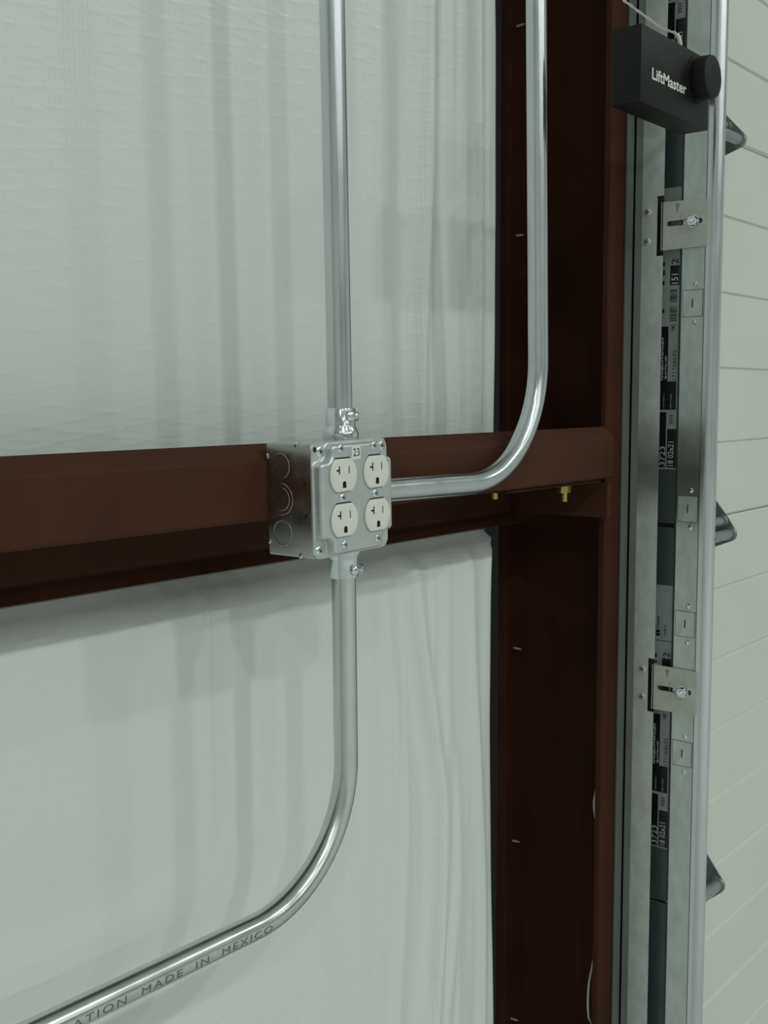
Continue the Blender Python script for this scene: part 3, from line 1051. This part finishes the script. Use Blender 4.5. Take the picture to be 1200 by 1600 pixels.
# punched tabs in the web of the track
def tab_mesh():
    bm = bmesh.new()
    plate(bm, round_poly([(-0.0140, -0.0175), (0.0140, -0.0175), (0.0140, 0.0175), (-0.0140, 0.0175)], 0.0012, 2), [[Vector(p) for p in ((-0.0008, -0.0058), (0.0010, -0.0058), (0.0010, 0.0058), (-0.0008, 0.0058))]], 'X', -0.00045, 0.0004)
    return local_mesh('punched_tab', bm, M['galv_track'], False)
def tabgap_mesh():
    bm = bmesh.new()
    plate(bm, [Vector(p) for p in ((-0.0147, -0.0182), (0.0147, -0.0182), (0.0147, 0.0182), (-0.0147, 0.0182))], [[Vector(p) for p in ((-0.0140, -0.0175), (0.0140, -0.0175), (0.0140, 0.0175), (-0.0140, 0.0175))]], 'X', -0.0001, None)
    plate(bm, [Vector(p) for p in ((-0.0012, -0.0060), (0.0012, -0.0060), (0.0012, 0.0060), (-0.0012, 0.0060))], [], 'X', -0.0001, None)
    return local_mesh('tab_gap', bm, M['slot'], False)
def dimple_mesh():
    bm = bmesh.new()
    lathe(bm, (0.0003, 0, 0), (-1, 0, 0), [(0, 0.0036), (0.0007, 0.0034), (0.0012, 0.0022), (0.0013, 0)], 16)
    return local_mesh('punched_dimple', bm, M['zinc'])
TAB, TGAP, DIM = tab_mesh(), tabgap_mesh(), dimple_mesh()
for z in (0.1225, -0.1555, -0.3160, -0.5005):
    t = place('punched_tab', TAB, (1.445, 0.6500, z), (0, 0, 0), tr)
    k = bpy.data.objects.new('tab_gap', TGAP); col.objects.link(k); k.parent = t
    for dz in (0.0255, -0.0255):
        d = place('punched_dimple', DIM, (1.445, 0.6455, z + dz), (0, 0, 0), tr)

# ------------------------------------------------------------------ track brackets
def bracket(label, z0, z1, zs_, ybolt):
    br = thing('track_bracket', label, 'bracket', (1.443, 0.66, z0), 'brackets holding the door track')
    X0 = 1.4412
    bm = bmesh.new()
    outl = round_poly([(0.6295, z0 + 0.0006), (0.6950, z0), (0.6950, z1), (0.6295, z1 - 0.0012)], [0.004, 0.0005, 0.0005, 0.004], 4)
    sl = 0.0036
    hole = circle(0.640, zs_, sl, 8, -PI / 2 - PI, -PI / 2) + circle(0.6845, zs_, sl, 8, -PI / 2, PI / 2)
    plate(bm, outl, [hole], 'X', X0, X0 + 0.0028)
    box(bm, X0, 1.4565, 0.6935, 0.6962, z0, z1)
    pb = finish('bracket_plate', bm, M['bracket'], br)
    bm = bmesh.new()
    lathe(bm, (X0 - 0.0001, ybolt, zs_), (-1, 0, 0), [(0, 0), (0, 0.0088), (0.0018, 0.0086), (0.0022, 0.0070)], 24)
    lathe(bm, (X0 - 0.0018, ybolt, zs_), (-1, 0, 0), [(0, 0.0074), (0.0055, 0.0074), (0.0062, 0.0066), (0.0062, 0)], 6)
    nt_ = finish('flange_nut', bm, M['zinc'], br, smooth=True, angle=25)
    bm = bmesh.new()
    lathe(bm, (X0 + 0.003, ybolt, zs_), (-1, 0, 0), [(0, 0), (0, 0.0036), (0.0135, 0.0036), (0.0145, 0.0028), (0.0145, 0)], 16)
    finish('bolt', bm, M['zinc'], br, smooth=True, angle=40)
    bm = bmesh.new()
    plate(bm, [Vector((0.6695, z1 - 0.004)), Vector((0.6765, z1 - 0.004)), Vector((0.6745, z1 - 0.010)), Vector((0.673, z1 - 0.0165))], [], 'X', X0 - 0.0002, X0 + 0.0001)
    finish('stamped_mark', bm, M['hinge'], br)
    bm = bmesh.new()
    box(bm, X0 - 0.0002, X0, 0.6683, 0.6689, zs_ - 0.008, zs_ + 0.013)
    finish('scored_line', bm, M['hinge'], br)
bracket('galvanised slotted track bracket below the black sensor box, with bright nut', 0.1955, 0.2595, 0.2300, 0.6495)
bracket('galvanised slotted track bracket low on the track, below the girt level', -0.4430, -0.3790, -0.4110, 0.6490)

# ------------------------------------------------------------------ black sensor box
ph = thing('photo_eye_sensor', 'black plastic photo-eye sensor box with white lettering and round lens cap', 'sensor', (1.243, 0.603, 0.3185))
bm = bmesh.new()
box(bm, 1.1545, 1.3330, 0.5850, 0.6210, 0.3187, 0.4013, 0.0012, 2)
hs = finish('housing', bm, M['black'], ph, smooth=True, angle=35)
bm = bmesh.new()
lathe(bm, (1.2955, 0.5853, 0.3705), (0, -1, 0), [(0, 0.0275), (0.0025, 0.0268), (0.003, 0.0215), (0.0075, 0.0215), (0.0080, 0.0250), (0.0190, 0.0250), (0.0215, 0.0240), (0.0222, 0.0220), (0.0222, 0)], 48)
finish('lens_cap', bm, M['black'], ph, smooth=True, angle=30)
for (x, z) in ((1.1934, 0.3679), (1.2494, 0.3666)):
    bm = bmesh.new()
    lathe(bm, (x, 0.5853, z), (0, -1, 0), [(0, 0.0042), (0.0006, 0.0040), (0.0007, 0.0026), (0.0002, 0.0024), (0.0002, 0)], 16)
    finish('screw_recess', bm, M['slot'], ph)
bm = bmesh.new()
add_text(bm, 'LiftMaster', lambda u, v: (1.1811 + 0.0885 * u, 0.58485, 0.3478 + 0.0128 * v), 0.022)
finish('lettering', bm, M['print_white'], ph)
bm = bmesh.new()
box(bm, 1.300, 1.409, 0.6212, 0.6242, 0.386, 0.399)
box(bm, 1.406, 1.409, 0.6242, 0.7325, 0.386, 0.399)
finish('mounting_bracket', bm, M['black'], ph)

# thin white wire from the sensor
pts = [(1.2830, 0.6000, 0.3995), (1.2815, 0.6000, 0.4145), (1.2790, 0.6050, 0.4240), (1.2970, 0.6300, 0.4382), (1.3144, 0.6600, 0.4621), (1.3298, 0.6900, 0.4868), (1.340, 0.7080, 0.505), (1.365, 0.7300, 0.56), (1.385, 0.7335, 0.75), (1.39, 0.7335, 1.8)]
sp = spline(pts, 10)
wr = thing('sensor_wire', 'twisted thin white wire rising from the black sensor box to the post', 'wire', (1.283, 0.60, 0.40))
for s_ in (0, 1):
    bm = bmesh.new()
    tw = []
    for i, p in enumerate(sp):
        a = i * 0.55 + s_ * PI
        tw.append(p + Vector((0, math.cos(a), math.sin(a))) * 0.0008)
    sweep(bm, tw, 0.0010, 8)
    finish('wire_strand', bm, M['wire'], wr, smooth=True)
bm = bmesh.new()
sweep(bm, [sp[0], sp[0].lerp(sp[8], 0.5), sp[8], sp[14], sp[18]], 0.0026, 12)
finish('wire_sheath', bm, M['wire'], wr, smooth=True)
